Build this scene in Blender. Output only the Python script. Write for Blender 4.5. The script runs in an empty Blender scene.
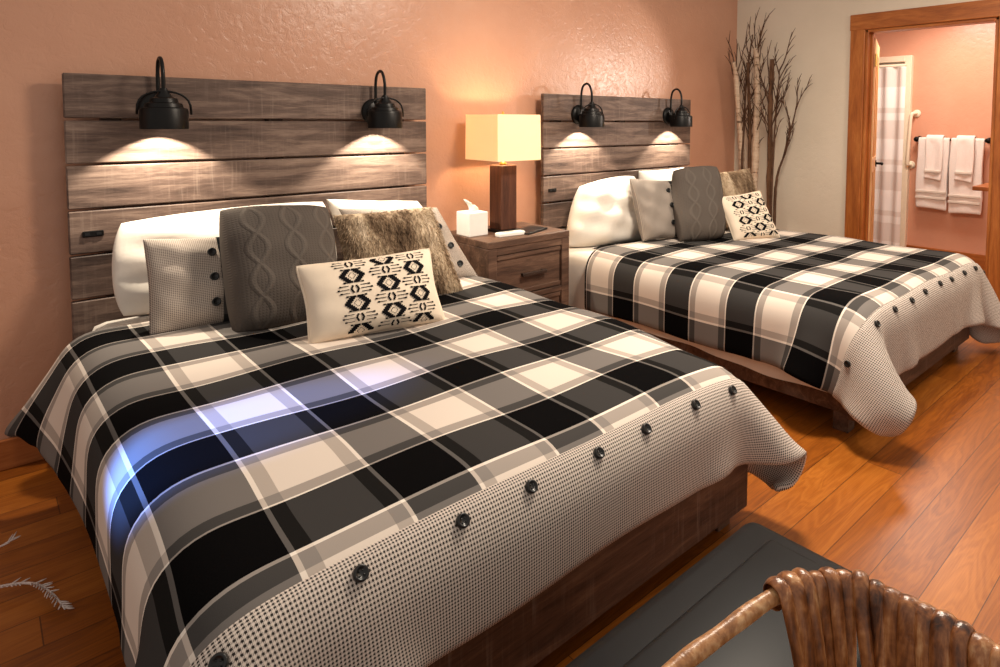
import bpy, bmesh, math, random
import numpy as np
from mathutils import Vector, Matrix

SC = bpy.context.scene
COL = SC.collection
rnd = random.Random(7)
PI = math.pi
SEAL = 1.75          # overall multiplier handy for tuning of bedding lights

# ------------------------------------------------------------------ helpers
def wloc(o):
    v = Vector((0, 0, 0))
    while o is not None:
        v += o.location
        o = o.parent
    return v

def tag(o, label=None, cat=None, group=None, kind=None):
    if label: o['label'] = label
    if cat: o['category'] = cat
    if group: o['group'] = group
    if kind: o['kind'] = kind
    return o

def thing(name, loc, label, cat, group=None):
    o = bpy.data.objects.new(name, None)
    o.empty_display_size = .1
    COL.objects.link(o)
    o.location = loc
    return tag(o, label, cat, group)

def link_mesh(name, me, mats, parent=None, loc=None):
    """mesh built in world coordinates -> object with a sensible origin"""
    o = bpy.data.objects.new(name, me)
    COL.objects.link(o)
    if not isinstance(mats, (list, tuple)): mats = [mats]
    for m in mats: me.materials.append(m)
    if parent is not None:
        off = wloc(parent)
        o.parent = parent
        me.transform(Matrix.Translation(-off))
    else:
        if loc is None:
            n = len(me.vertices)
            co = np.empty(n * 3, 'f'); me.vertices.foreach_get('co', co); co = co.reshape(-1, 3)
            mn, mx = co.min(0), co.max(0)
            loc = ((mn[0] + mx[0]) / 2, (mn[1] + mx[1]) / 2, mn[2])
        loc = Vector([float(x) for x in loc])
        me.transform(Matrix.Translation(-loc))
        o.location = loc
    return o

def from_bm(name, bm, mats, parent=None, smooth=False, loc=None):
    bmesh.ops.recalc_face_normals(bm, faces=bm.faces)
    me = bpy.data.meshes.new(name)
    bm.to_mesh(me); bm.free()
    if smooth:
        for p in me.polygons: p.use_smooth = True
    return link_mesh(name, me, mats, parent, loc)

def from_py(name, v, f, mats, parent=None, smooth=True, uv=None, mi=None, loc=None):
    me = bpy.data.meshes.new(name)
    me.from_pydata([tuple(map(float, p)) for p in v], [], [tuple(map(int, q)) for q in f])
    if uv is not None:
        lay = me.uv_layers.new(name='UVMap')
        for lp in me.loops:
            lay.data[lp.index].uv = uv[lp.vertex_index]
    if mi is not None:
        for i, p in enumerate(me.polygons): p.material_index = mi[i]
    if smooth:
        for p in me.polygons: p.use_smooth = True
    me.update()
    return link_mesh(name, me, mats, parent, loc)

def add_box(bm, x0, x1, y0, y1, z0, z1, bev=0, seg=2, rot=None, piv=None, mi=0):
    vs = [bm.verts.new((x, y, z)) for x in (x0, x1) for y in (y0, y1) for z in (z0, z1)]
    q = [(0, 1, 3, 2), (4, 6, 7, 5), (0, 4, 5, 1), (2, 3, 7, 6), (0, 2, 6, 4), (1, 5, 7, 3)]
    fs = [bm.faces.new([vs[i] for i in f]) for f in q]
    for f in fs: f.material_index = mi
    bmesh.ops.recalc_face_normals(bm, faces=fs)
    res = list(vs)
    if bev > 0:
        es = list({e for f in fs for e in f.edges})
        r = bmesh.ops.bevel(bm, geom=es, offset=bev, segments=seg, affect='EDGES', profile=.5, clamp_overlap=True)
        res = list({v for v in list(r['verts']) + [v for v in vs if v.is_valid]})
        for f in r['faces']: f.material_index = mi
    if rot is not None:
        p = Vector(piv) if piv is not None else Vector(((x0 + x1) / 2, (y0 + y1) / 2, (z0 + z1) / 2))
        bmesh.ops.transform(bm, matrix=Matrix.Translation(p) @ rot @ Matrix.Translation(-p), verts=res)
    return res

def box(name, x0, x1, y0, y1, z0, z1, mat, parent=None, bev=0, seg=2, rot=None, piv=None, smooth=False):
    bm = bmesh.new()
    add_box(bm, x0, x1, y0, y1, z0, z1, bev, seg, rot, piv)
    return from_bm(name, bm, mat, parent, smooth)

def add_tube(bm, pts, rad, n=10, cap=True, closed=False, flat=1.0):
    pts = [Vector(p) for p in pts]
    m = len(pts)
    rads = rad if isinstance(rad, (list, tuple)) else [rad] * m
    rings = []
    prev = None
    for i in range(m):
        if closed: t = pts[(i + 1) % m] - pts[i - 1]
        else: t = pts[min(i + 1, m - 1)] - pts[max(i - 1, 0)]
        t = t.normalized() if t.length > 1e-9 else Vector((0, 0, 1))
        if prev is None:
            a = Vector((0, 0, 1)) if abs(t.z) < .9 else Vector((1, 0, 0))
            u = t.cross(a).normalized()
        else:
            u = (prev - t * prev.dot(t)).normalized()
        prev = u
        w = t.cross(u)
        rings.append([bm.verts.new(pts[i] + (u * math.cos(2 * PI * k / n) + w * flat * math.sin(2 * PI * k / n)) * rads[i]) for k in range(n)])
    fs = []
    for i in range(m if closed else m - 1):
        a, b = rings[i], rings[(i + 1) % m]
        for k in range(n):
            fs.append(bm.faces.new((a[k], a[(k + 1) % n], b[(k + 1) % n], b[k])))
    if cap and not closed:
        bm.faces.new(rings[0][::-1]); bm.faces.new(rings[-1])
    return rings

def tube(name, pts, rad, mat, parent=None, n=10, closed=False, flat=1.0):
    bm = bmesh.new(); add_tube(bm, pts, rad, n, True, closed, flat)
    return from_bm(name, bm, mat, parent, True)

def add_lathe(bm, prof, c, n=32, axis='Z'):
    """prof = [(r, h)...] about axis through c"""
    c = Vector(c); rings = []
    for r, h in prof:
        row = []
        for k in range(n):
            a = 2 * PI * k / n
            if axis == 'Z': p = Vector((r * math.cos(a), r * math.sin(a), h))
            elif axis == 'Y': p = Vector((r * math.cos(a), h, r * math.sin(a)))
            else: p = Vector((h, r * math.cos(a), r * math.sin(a)))
            row.append(bm.verts.new(c + p))
        rings.append(row)
    for i in range(len(rings) - 1):
        for k in range(n):
            bm.faces.new((rings[i][k], rings[i][(k + 1) % n], rings[i + 1][(k + 1) % n], rings[i + 1][k]))
    return rings

def lathe(name, prof, c, mat, parent=None, n=32, axis='Z', caps=True):
    bm = bmesh.new(); r = add_lathe(bm, prof, c, n, axis)
    if caps:
        if prof[0][0] > 1e-5: bm.faces.new(r[0][::-1])
        if prof[-1][0] > 1e-5: bm.faces.new(r[-1])
    bmesh.ops.remove_doubles(bm, verts=bm.verts, dist=1e-6)
    return from_bm(name, bm, mat, parent, True)

def smooth_path(pts, k=6):
    """Catmull-Rom"""
    P = [Vector(p) for p in pts]; out = []
    for i in range(len(P) - 1):
        p0, p1, p2, p3 = P[max(i - 1, 0)], P[i], P[i + 1], P[min(i + 2, len(P) - 1)]
        for j in range(k):
            t = j / k
            out.append(.5 * ((2 * p1) + (p2 - p0) * t + (2 * p0 - 5 * p1 + 4 * p2 - p3) * t * t + (3 * p1 - p0 - 3 * p2 + p3) * t ** 3))
    out.append(P[-1])
    return out

def copy_tree(o, parent=None):
    c = o.copy(); COL.objects.link(c)
    if parent is not None: c.parent = parent
    for ch in list(o.children): copy_tree(ch, c)
    return c

# ------------------------------------------------------------------ materials
def lin(r, g, b):
    f = lambda c: (c / 255) / 12.92 if c / 255 <= .04045 else ((c / 255 + .055) / 1.055) ** 2.4
    return (f(r), f(g), f(b), 1)

class NT:
    def __init__(self, name):
        self.m = bpy.data.materials.new(name); self.m.use_nodes = True
        self.t = self.m.node_tree; self.n = self.t.nodes; self.l = self.t.links
        self.bsdf = self.n['Principled BSDF']; self.out = self.n['Material Output']
    def node(self, typ, **kw):
        nd = self.n.new(typ)
        for k, v in kw.items():
            if k in ('ins',):
                for kk, vv in v.items(): self.put(nd.inputs[kk], vv)
            else: setattr(nd, k, v)
        return nd
    def put(self, sock, v):
        if isinstance(v, bpy.types.NodeSocket): self.l.new(v, sock)
        else: sock.default_value = v
    def math(self, op, a, b=None, c=None, clamp=False):
        nd = self.n.new('ShaderNodeMath'); nd.operation = op; nd.use_clamp = clamp
        for i, v in enumerate((a, b, c)):
            if v is not None: self.put(nd.inputs[i], v)
        return nd.outputs[0]
    def coord(self, which='Object'):
        return self.n.new('ShaderNodeTexCoord').outputs[which]
    def mapping(self, vec, scale=(1, 1, 1), loc=(0, 0, 0), rot=(0, 0, 0)):
        nd = self.n.new('ShaderNodeMapping'); self.l.new(vec, nd.inputs[0])
        nd.inputs['Scale'].default_value = scale; nd.inputs['Location'].default_value = loc; nd.inputs['Rotation'].default_value = rot
        return nd.outputs[0]
    def noise(self, vec, scale=5, detail=4, rough=.55, dist=0):
        nd = self.n.new('ShaderNodeTexNoise')
        if vec is not None: self.l.new(vec, nd.inputs['Vector'])
        nd.inputs['Scale'].default_value = scale; nd.inputs['Detail'].default_value = detail
        nd.inputs['Roughness'].default_value = rough; nd.inputs['Distortion'].default_value = dist
        return nd.outputs['Fac']
    def ramp(self, fac, stops, interp='LINEAR'):
        nd = self.n.new('ShaderNodeValToRGB'); cr = nd.color_ramp; cr.interpolation = interp
        while len(cr.elements) < len(stops): cr.elements.new(.5)
        for e, (p, c) in zip(cr.elements, stops):
            e.position = p; e.color = c if not isinstance(c, (int, float)) else (c, c, c, 1)
        self.put(nd.inputs[0], fac)
        return nd.outputs[0]
    def mix(self, fac, a, b, typ='MIX'):
        nd = self.n.new('ShaderNodeMix'); nd.data_type = 'RGBA'; nd.blend_type = typ
        self.put(nd.inputs[0], fac); self.put(nd.inputs[6], a); self.put(nd.inputs[7], b)
        return nd.outputs[2]
    def sep(self, vec):
        nd = self.n.new('ShaderNodeSeparateXYZ'); self.l.new(vec, nd.inputs[0]); return nd.outputs
    def comb(self, x=0, y=0, z=0):
        nd = self.n.new('ShaderNodeCombineXYZ')
        for i, v in enumerate((x, y, z)): self.put(nd.inputs[i], v)
        return nd.outputs[0]
    def bump(self, h, strength=.3, dist=.01, nrm=None):
        nd = self.n.new('ShaderNodeBump'); nd.inputs['Strength'].default_value = strength; nd.inputs['Distance'].default_value = dist
        self.l.new(h, nd.inputs['Height'])
        if nrm is not None: self.l.new(nrm, nd.inputs['Normal'])
        self.l.new(nd.outputs[0], self.bsdf.inputs['Normal'])
        return nd.outputs[0]
    def base(self, c, rough=.6, spec=None, metal=None):
        self.put(self.bsdf.inputs['Base Color'], c)
        self.put(self.bsdf.inputs['Roughness'], rough)
        if spec is not None: self.bsdf.inputs['Specular IOR Level'].default_value = spec
        if metal is not None: self.bsdf.inputs['Metallic'].default_value = metal
        return self

def simple(name, c, rough=.6, spec=.4, metal=0, var=.12, scale=30, bump=0, bscale=200):
    """plain colour with procedural variation"""
    t = NT(name); co = t.coord()
    n = t.noise(co, scale, 3)
    dark = (c[0] * (1 - var), c[1] * (1 - var), c[2] * (1 - var), 1)
    lite = (min(1, c[0] * (1 + var)), min(1, c[1] * (1 + var)), min(1, c[2] * (1 + var)), 1)
    t.base(t.ramp(n, [(.3, dark), (.7, lite)]), rough, spec, metal)
    if bump: t.bump(t.noise(co, bscale, 2), bump, .004)
    return t.m

def wood(name, dark, mid, lite, axis='X', stretch=9, scale=3, plank=None, rough=.55, spec=.3, bump=.25, saw=False, seed=0, knots=False):
    t = NT(name); co = t.coord()
    sc = {'X': (1, stretch, stretch), 'Y': (stretch, 1, stretch), 'Z': (stretch, stretch, 1)}[axis]
    vec = t.mapping(co, sc, (seed, seed * .7, 0))
    if plank:                                   # (axis index, width)
        s = t.sep(co)[plank[0]]
        idx = t.math('FLOOR', t.math('DIVIDE', s, plank[1]))
        add = t.node('ShaderNodeVectorMath', operation='ADD')
        t.l.new(vec, add.inputs[0]); t.l.new(t.comb(t.math('MULTIPLY', idx, 3.7), t.math('MULTIPLY', idx, 11.3), 0), add.inputs[1])
        vec = add.outputs[0]
        wn = t.node('ShaderNodeTexWhiteNoise', noise_dimensions='1D'); t.l.new(idx, wn.inputs['W'])
    g = t.noise(vec, scale, 8, .62, .8)
    fine = t.noise(vec, scale * 7, 4, .7)
    v = t.math('ADD', t.math('MULTIPLY', g, .75), t.math('MULTIPLY', fine, .25))
    if plank: v = t.math('ADD', v, t.math('MULTIPLY', t.math('SUBTRACT', wn.outputs[0], .5), .12))
    c = t.ramp(v, [(.32, dark), (.5, mid), (.68, lite)])
    if saw:                                     # cross-cut saw marks and pale scuffs
        sv = t.mapping(co, (60, 3, 3) if axis == 'X' else (3, 60, 3))
        sm = t.noise(sv, 1.0, 3, .7)
        pt = t.noise(co, 4.0, 2)
        f = t.math('MULTIPLY', t.math('SUBTRACT', sm, .52, clamp=True), t.math('MULTIPLY', t.math('SUBTRACT', pt, .42, clamp=True), 5.0))
        c = t.mix(f, c, lin(190, 170, 155))
    if knots:
        vo = t.node('ShaderNodeTexVoronoi', ins={'Scale': 2.6}); t.l.new(t.mapping(co, (1.2, 1.2, 1.2)), vo.inputs['Vector'])
        k = t.math('LESS_THAN', vo.outputs['Distance'], .075)
        c = t.mix(t.math('MULTIPLY', k, .8), c, (dark[0] * .35, dark[1] * .3, dark[2] * .3, 1))
    t.base(c, rough, spec)
    if bump: t.bump(fine, bump, .004)
    return t.m

M = {}
M['hb'] = wood('weathered_plank', lin(56, 43, 38), lin(98, 79, 70), lin(140, 118, 105), 'X', 9, 2.2, plank=(2, .1807), saw=True)
M['frame'] = wood('bed_frame_wood', lin(50, 32, 24), lin(84, 58, 44), lin(118, 88, 68), 'X', 9, 2.5, saw=True)
M['night'] = wood('nightstand_wood', lin(52, 36, 29), lin(92, 68, 55), lin(126, 98, 80), 'X', 9, 2.2)
M['lampwood'] = wood('lamp_wood', lin(56, 32, 22), lin(84, 50, 36), lin(104, 66, 48), 'Z', 10, 3, bump=.1)
M['pine'] = wood('knotty_pine', lin(128, 66, 24), lin(168, 96, 42), lin(196, 126, 64), 'Z', 8, 1.8, rough=.4, spec=.4, bump=.08, knots=True)
M['pineY'] = wood('knotty_pine_header', lin(128, 66, 24), lin(168, 96, 42), lin(196, 126, 64), 'Y', 8, 1.8, rough=.4, spec=.4, bump=.08, knots=True)
M['doorpine'] = wood('door_pine', lin(196, 140, 86), lin(222, 172, 118), lin(236, 194, 146), 'Z', 8, 1.6, rough=.45, spec=.4, bump=.06)
M['darkwood'] = simple('dark_brown_wood', lin(52, 36, 28), .5, .4, 0, .2)
M['black'] = simple('black_metal', lin(20, 18, 17), .38, .5, .6, .2)
M['brass'] = simple('brass', lin(225, 180, 95), .3, .5, .9, .1)
M['button'] = simple('black_button', lin(10, 10, 10), .3, .5, 0, .3)
M['white_cloth'] = simple('white_cotton', lin(222, 213, 202), .85, .2, 0, .03, 12, .12, 60)
M['grey_cloth'] = simple('pale_grey_cotton', lin(196, 190, 182), .85, .2, 0, .05, 12, .12, 60)
M['white_paper'] = simple('white_card', lin(240, 236, 230), .6, .3, 0, .02)
M['black_card'] = simple('black_card', lin(16, 16, 18), .45, .4, 0, .2)
M['leather'] = None
M['towel'] = simple('white_terry', lin(246, 236, 230), .95, .1, 0, .03, 90, .8, 260)
M['cream_trim'] = simple('cream_trim', lin(244, 226, 200), .5, .4, 0, .03)
M['birch'] = None

t = NT('black_leather'); co = t.coord()
n1 = t.noise(co, 3, 3); n2 = t.noise(co, 260, 2)
t.base(t.ramp(n1, [(.3, lin(12, 14, 17)), (.7, lin(22, 25, 28))]), .42, .18); t.bump(n2, .08, .001); M['leather'] = t.m

t = NT('birch_bark'); co = t.coord()
vec = t.mapping(co, (6, 6, 26))
n1 = t.noise(vec, 1.4, 4, .6); n2 = t.noise(co, 5, 3)
c = t.ramp(n1, [(.34, lin(80, 54, 40)), (.40, lin(198, 168, 142)), (.7, lin(228, 206, 182))])
c = t.mix(t.math('MULTIPLY', n2, .3), c, lin(186, 150, 122))
t.base(c, .75, .2); t.bump(n1, .3, .004); M['birch'] = t.m
M['twig'] = simple('brown_twig', lin(92, 66, 50), .8, .2, 0, .35, 18)
M['dark_birch'] = simple('dark_birch_bark', lin(112, 80, 58), .8, .2, 0, .4, 9, .3, 40)
M['pale_twig'] = simple('frosted_twig', lin(206, 190, 184), .7, .3, 0, .12, 60)

def wall_mat(name, c, c2, bs=.5, rough=.28, spec=.5):
    t = NT(name); co = t.coord()
    n1 = t.noise(co, 1.6, 4, .6)
    t.base(t.ramp(n1, [(.35, c), (.65, c2)]), rough, spec)
    a = t.noise(co, 26, 5, .62, .6); b = t.noise(co, 140, 3)
    h = t.math('ADD', t.math('MULTIPLY', t.math('SMOOTH_MIN', a, .56, .1), 1.0), t.math('MULTIPLY', b, .12))
    t.bump(h, bs, .012)
    return t.m
M['peach'] = wall_mat('peach_plaster', lin(197, 144, 116), lin(205, 153, 125), .34)
M['bathpeach'] = wall_mat('bathroom_peach_plaster', lin(214, 156, 128), lin(222, 166, 138), .25)
M['beige'] = wall_mat('beige_plaster', lin(222, 208, 188), lin(228, 215, 196), .2, .6, .2)

# pine floorboards running along x
t = NT('pine_floorboards'); co = t.coord(); s = t.sep(co)
BW = .135
yy = t.math('DIVIDE', s[1], BW); idx = t.math('FLOOR', yy); fy = t.math('SUBTRACT', yy, idx)
wn = t.node('ShaderNodeTexWhiteNoise', noise_dimensions='1D'); t.l.new(idx, wn.inputs['W'])
xs = t.math('ADD', s[0], t.math('MULTIPLY', wn.outputs[0], 2.7))
xi = t.math('FLOOR', t.math('DIVIDE', xs, 2.7)); fx = t.math('FRACT', t.math('DIVIDE', xs, 2.7))
wn2 = t.node('ShaderNodeTexWhiteNoise', noise_dimensions='2D'); t.l.new(t.comb(idx, xi, 0), wn2.inputs['Vector'])
vec = t.comb(t.math('ADD', t.math('MULTIPLY', s[0], 1.1), t.math('MULTIPLY', wn2.outputs[0], 37)), t.math('MULTIPLY', s[1], 8), t.math('MULTIPLY', idx, 5))
g = t.noise(vec, 1.3, 3, .5, .9)
rings = t.math('SINE', t.math('MULTIPLY', g, 62))
fine = t.noise(t.mapping(vec, (1, 6, 1)), 6, 3, .6)
v = t.math('ADD', t.math('MULTIPLY', rings, .05), t.math('ADD', t.math('MULTIPLY', fine, .35), t.math('ADD', t.math('MULTIPLY', g, .35), t.math('MULTIPLY', wn2.outputs[0], .22))))
c = t.ramp(v, [(.25, lin(104, 50, 12)), (.5, lin(150, 82, 22)), (.8, lin(186, 114, 42))])
gap = t.math('MAXIMUM', t.math('MULTIPLY', t.math('LESS_THAN', fy, .022), 1), t.math('LESS_THAN', fx, .0012))
c = t.mix(t.math('MULTIPLY', gap, .75), c, lin(50, 20, 6))
t.base(c, .34, .45)
t.bump(t.math('SUBTRACT', t.math('MULTIPLY', fine, .2), gap), .15, .004)
M['floor'] = t.m

# plaid: value of one yarn direction along a coordinate in metres
PER = .375
def yarn(t, u, u0, lw=.013):
    f = t.math('FRACT', t.math('DIVIDE', t.math('SUBTRACT', u, u0), PER))
    k = 1 / PER; h = lw / 2
    st = [(0, 1.0), (h, .56), (.036, .8), (.178, .56), (.2145 - h, 1.0), (.2145 + h, 0), (.375 - h, 1.0)]
    return t.ramp(f, [(p * k, c) for p, c in st], 'CONSTANT')
def plaid_color(t, uv, u0, v0):
    s = t.sep(uv)
    a = yarn(t, s[0], u0, .009); b = yarn(t, s[1], v0, .0065)
    v = t.math('ADD', t.math('MULTIPLY', a, .4), t.math('MULTIPLY', b, .6))
    return t.ramp(v, [(0, lin(2, 2, 3)), (.22, lin(22, 21, 20)), (.32, lin(60, 58, 57)), (.48, lin(116, 110, 106)), (.6, lin(150, 141, 134)), (.69, lin(170, 158, 148)), (.8, lin(222, 208, 195)), (1, lin(240, 230, 218))])
def plaid(name, u0, v0):
    t = NT(name); uv = t.coord('UV')
    c = plaid_color(t, uv, u0, v0)
    w = t.noise(t.mapping(uv, (420, 420, 1)), 1, 2)
    c = t.mix(t.math('MULTIPLY', w, .08), c, lin(70, 66, 64))
    c = t.mix(.0, c, c)
    t.base(c, .95, .03)
    t.bump(w, .12, .002)
    return t.m
def hound_color(t, uv, p, soft=0):
    s = t.sep(uv)
    fa = t.math('FRACT', t.math('DIVIDE', s[0], p)); fb = t.math('FRACT', t.math('DIVIDE', s[1], p))
    a = t.math('LESS_THAN', fa, .5); b = t.math('LESS_THAN', fb, .5)
    tw = t.math('LESS_THAN', t.math('FRACT', t.math('MULTIPLY', t.math('ADD', fa, fb), 2)), .5)
    mixd = t.math('ABSOLUTE', t.math('SUBTRACT', a, b))
    v = t.math('ADD', t.math('MULTIPLY', a, b), t.math('MULTIPLY', mixd, t.math('MULTIPLY', tw, .6)))
    return t.ramp(v, [(0, lin(216, 203, 192) if not soft else lin(192, 178, 167)), (.6, lin(142, 130, 122) if not soft else lin(150, 138, 129)), (1, lin(50, 45, 43) if not soft else lin(98, 88, 83))])
def hound(name, p):
    t = NT(name); uv = t.coord('UV')
    c = hound_color(t, uv, p)
    t.base(c, .9, .12)
    w = t.noise(t.mapping(uv, (300, 300, 1)), 1, 2); t.bump(w, .15, .002)
    return t.m
M['plaid1'] = plaid('black_cream_plaid', .148, .495)
M['plaid2'] = plaid('black_cream_plaid_second', .185, .475)
M['hound'] = hound('houndstooth_check', .0070)

# ------------------------------------------------------------------ the room
XR = 4.90; YW = .10; XB = 6.60
YJ0, YJ1, ZH = -1.06, -1.95, 2.09        # clear door opening in the right wall
def struct(o): o['kind'] = 'structure'; return o
struct(box('floor', -2.6, XR + .1, -4.8, YW + .1, -.06, 0, M['floor']))
struct(box('floor_bathroom', XR + .1, XB + .1, -2.6, .6, -.06, -.001, simple('bathroom_floor_tile', lin(150, 112, 84), .4, .4, 0, .1)))
struct(box('wall_back', -2.6, XR + .1, YW, YW + .12, 0, 2.8, M['peach']))
bm = bmesh.new()
add_box(bm, XR, XR + .1, YJ0, YW, 0, 2.8)
add_box(bm, XR, XR + .1, -4.8, YJ1, 0, 2.8)
add_box(bm, XR, XR + .1, YJ1, YJ0, ZH, 2.8)
struct(from_bm('wall_right', bm, M['beige']))
struct(box('wall_bathroom', XB, XB + .1, -2.5, .6, 0, 2.8, M['bathpeach']))
bm = bmesh.new()
add_box(bm, XR + .1, XB, -2.6, -2.5, 0, 2.8)
add_box(bm, XR + .1, XB, .5, .6, 0, 2.8)
add_box(bm, XR + .1, XB, -2.6, .6, 2.45, 2.55)
struct(from_bm('wall_bathroom_sides', bm, M['bathpeach']))
struct(box('baseboard_bathroom', XB - .02, XB, -2.5, .5, 0, .14, M['pineY'], bev=.005))
struct(box('baseboard_right', XR - .018, XR, -.94, YW, 0, .12, M['pineY'], bev=.005))
struct(box('baseboard_back', -2.6, XR, YW - .018, YW, 0, .12, wood('baseboard_pine', lin(120, 62, 26), lin(150, 84, 40), lin(176, 106, 56), 'X', 8, 2, bump=.05), bev=.005))
# door casing and jambs
struct(box('trim_1', XR - .022, XR, YJ0 - .0, YJ0 + .115, 0, ZH + .12, M['pine'], bev=.006))
struct(box('trim_2', XR - .022, XR, YJ1 - .115, YJ1, 0, ZH + .12, M['pine'], bev=.006))
struct(box('trim_3', XR - .024, XR, YJ1 - .12, YJ0 + .12, ZH, ZH + .125, M['pineY'], bev=.006))
struct(box('trim_4', XR - .01, XR + .11, YJ0 - .022, YJ0, 0, ZH, M['pine'], bev=.004))
struct(box('trim_5', XR - .01, XR + .11, YJ1, YJ1 + .022, 0, ZH, M['pine'], bev=.004))
struct(box('trim_6', XR - .01, XR + .11, YJ1, YJ0, ZH - .022, ZH, M['pineY'], bev=.004))
struct(box('trim_7', XR + .045, XR + .06, YJ0 - .036, YJ0 - .022, 0, ZH - .02, M['pine'], bev=.003))

# the open door leaf, hinged at the left jamb, swung into the bathroom
hx, hy = XR + .115, YJ0 - .03
ang = math.radians(19)
rot = Matrix.Rotation(ang, 4, 'Z')
door = struct(tag(thing('door_1', (hx, hy, 0), None, None)))
def dbox(name, x0, x1, y0, y1, z0, z1, mat, parent, bev=.003):
    return box(name, x0, x1, y0, y1, z0, z1, mat, parent, bev, 2, rot, (hx, hy, 0))
bm = bmesh.new()
R_ = dict(rot=rot, piv=(hx, hy, 0))
W_ = .76
add_box(bm, hx, hx + .11, hy, hy + .036, .01, 2.04, .003, 1, **R_)
add_box(bm, hx + W_ - .11, hx + W_, hy, hy + .036, .01, 2.04, .003, 1, **R_)
for z0, z1 in ((.01, .22), (.95, 1.07), (1.93, 2.04)):
    add_box(bm, hx + .11, hx + W_ - .11, hy, hy + .036, z0, z1, .003, 1, **R_)
add_box(bm, hx + .34, hx + .42, hy, hy + .036, .22, 1.93, .003, 1, **R_)
add_box(bm, hx + .1, hx + W_ - .1, hy + .011, hy + .025, .2, 1.95, 0, 1, **R_)
leaf = from_bm('door_leaf', bm, M['doorpine'], door)
for z in (1.86, .3):
    dbox('hinge', hx - .012, hx + .03, hy - .012, hy + .0, z - .05, z + .05, M['brass'], door, .004)
lx = hx + W_ - .07
bm = bmesh.new()
def rp(x, y, z): return rot @ (Vector((x, y, z)) - Vector((hx, hy, 0))) + Vector((hx, hy, 0))
add_tube(bm, [rp(lx, hy, 1.0), rp(lx, hy - .05, 1.0), rp(lx, hy - .055, 1.0), rp(lx - .1, hy - .055, 1.0)], .011, 10)
add_tube(bm, [rp(lx, hy, 1.0), rp(lx, hy - .008, 1.0)], .03, 16)
from_bm('door_handle', bm, M['black'], door, True)

# ------------------------------------------------------------------ bathroom things
frame = thing('shower_stall', (XB - .05, -.6, 0), 'shower stall opening with cream frame behind open pine door', 'shower')
bm = bmesh.new()
add_box(bm, XB - .06, XB, -.84, -.775, 0, 2.03, .004, 1)
add_box(bm, XB - .06, XB, -.775, .3, 1.97, 2.03, .004, 1)
from_bm('frame', bm, M['cream_trim'], frame)
box('stall_lining', XB - .008, XB - .001, -.775, .3, 0, 1.97, M['white_paper'], frame)
# curtain: wavy sheet with horizontal sheer bands
t = NT('banded_shower_curtain'); co = t.coord('UV'); s = t.sep(co)
band = t.ramp(t.math('FRACT', t.math('DIVIDE', s[1], .52)), [(0, 0), (.3, 0), (.32, 1), (.66, 1), (.68, 0), (.8, 0), (.82, 1), (.9, 1), (.92, 0)], 'LINEAR')
t.base(t.mix(band, lin(250, 244, 240), lin(234, 223, 216)), .8, .2); t.bsdf.inputs['Emission Strength'].default_value = 0
M['curtain'] = t.m
V, F, UV = [], [], []
nx, nz = 60, 24
for j in range(nz + 1):
    for i in range(nx + 1):
        y = -.80 + 1.06 * i / nx; z = .12 + 1.80 * j / nz
        V.append((XB - .085 - .022 * math.sin(i * .82) - .008 * math.sin(i * .31 + z * 2), y, z)); UV.append((y, z))
for j in range(nz):
    for i in range(nx):
        a = j * (nx + 1) + i; F.append((a, a + 1, a + nx + 2, a + nx + 1))
cur = thing('shower_curtain', (XB - .085, -.3, .12), 'white banded shower curtain hanging in the bathroom beside open door', 'shower curtain')
o = from_py('curtain', V, F, M['curtain'], cur, True, UV)
tube('curtain_rod', [(XB - .085, -.80, 1.935), (XB - .085, .3, 1.935)], .012, M['cream_trim'], cur)

gb = thing('grab_bar', (XB, -.9, .93), 'cream grab bar upright on bathroom wall left of towels', 'grab bar')
tube('bar', smooth_path([(XB, -.885, 1.455), (XB - .05, -.875, 1.455), (XB - .07, -.858, 1.43), (XB - .07, -.846, 1.2), (XB - .07, -.838, .97), (XB - .05, -.84, .945), (XB, -.85, .945)], 5), .016, M['cream_trim'], gb)
lathe('flange', [(.001, -.012), (.035, -.012), (.04, -.001), (.001, 0)], (XB, -.885, 1.455), M['cream_trim'], gb, 20, 'X')
lathe('flange', [(.001, -.012), (.035, -.012), (.04, -.001), (.001, 0)], (XB, -.85, .945), M['cream_trim'], gb, 20, 'X')

tb = thing('towel_bar', (XB, -1.2, 1.2), 'towel bar with dark round end knob on bathroom wall', 'towel bar')
tube('rail', [(XB - .07, -.92, 1.205), (XB - .07, -1.53, 1.205)], .012, M['black'], tb)
for y in (-.918, -1.525):
    lathe('end_knob', [(.001, -.1), (.018, -.098), (.026, -.085), (.022, -.06), (.014, -.04), (.016, -.01), (.03, -.004), (.03, 0)], (XB, y, 1.205), M['black'], tb, 20, 'X')

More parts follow.
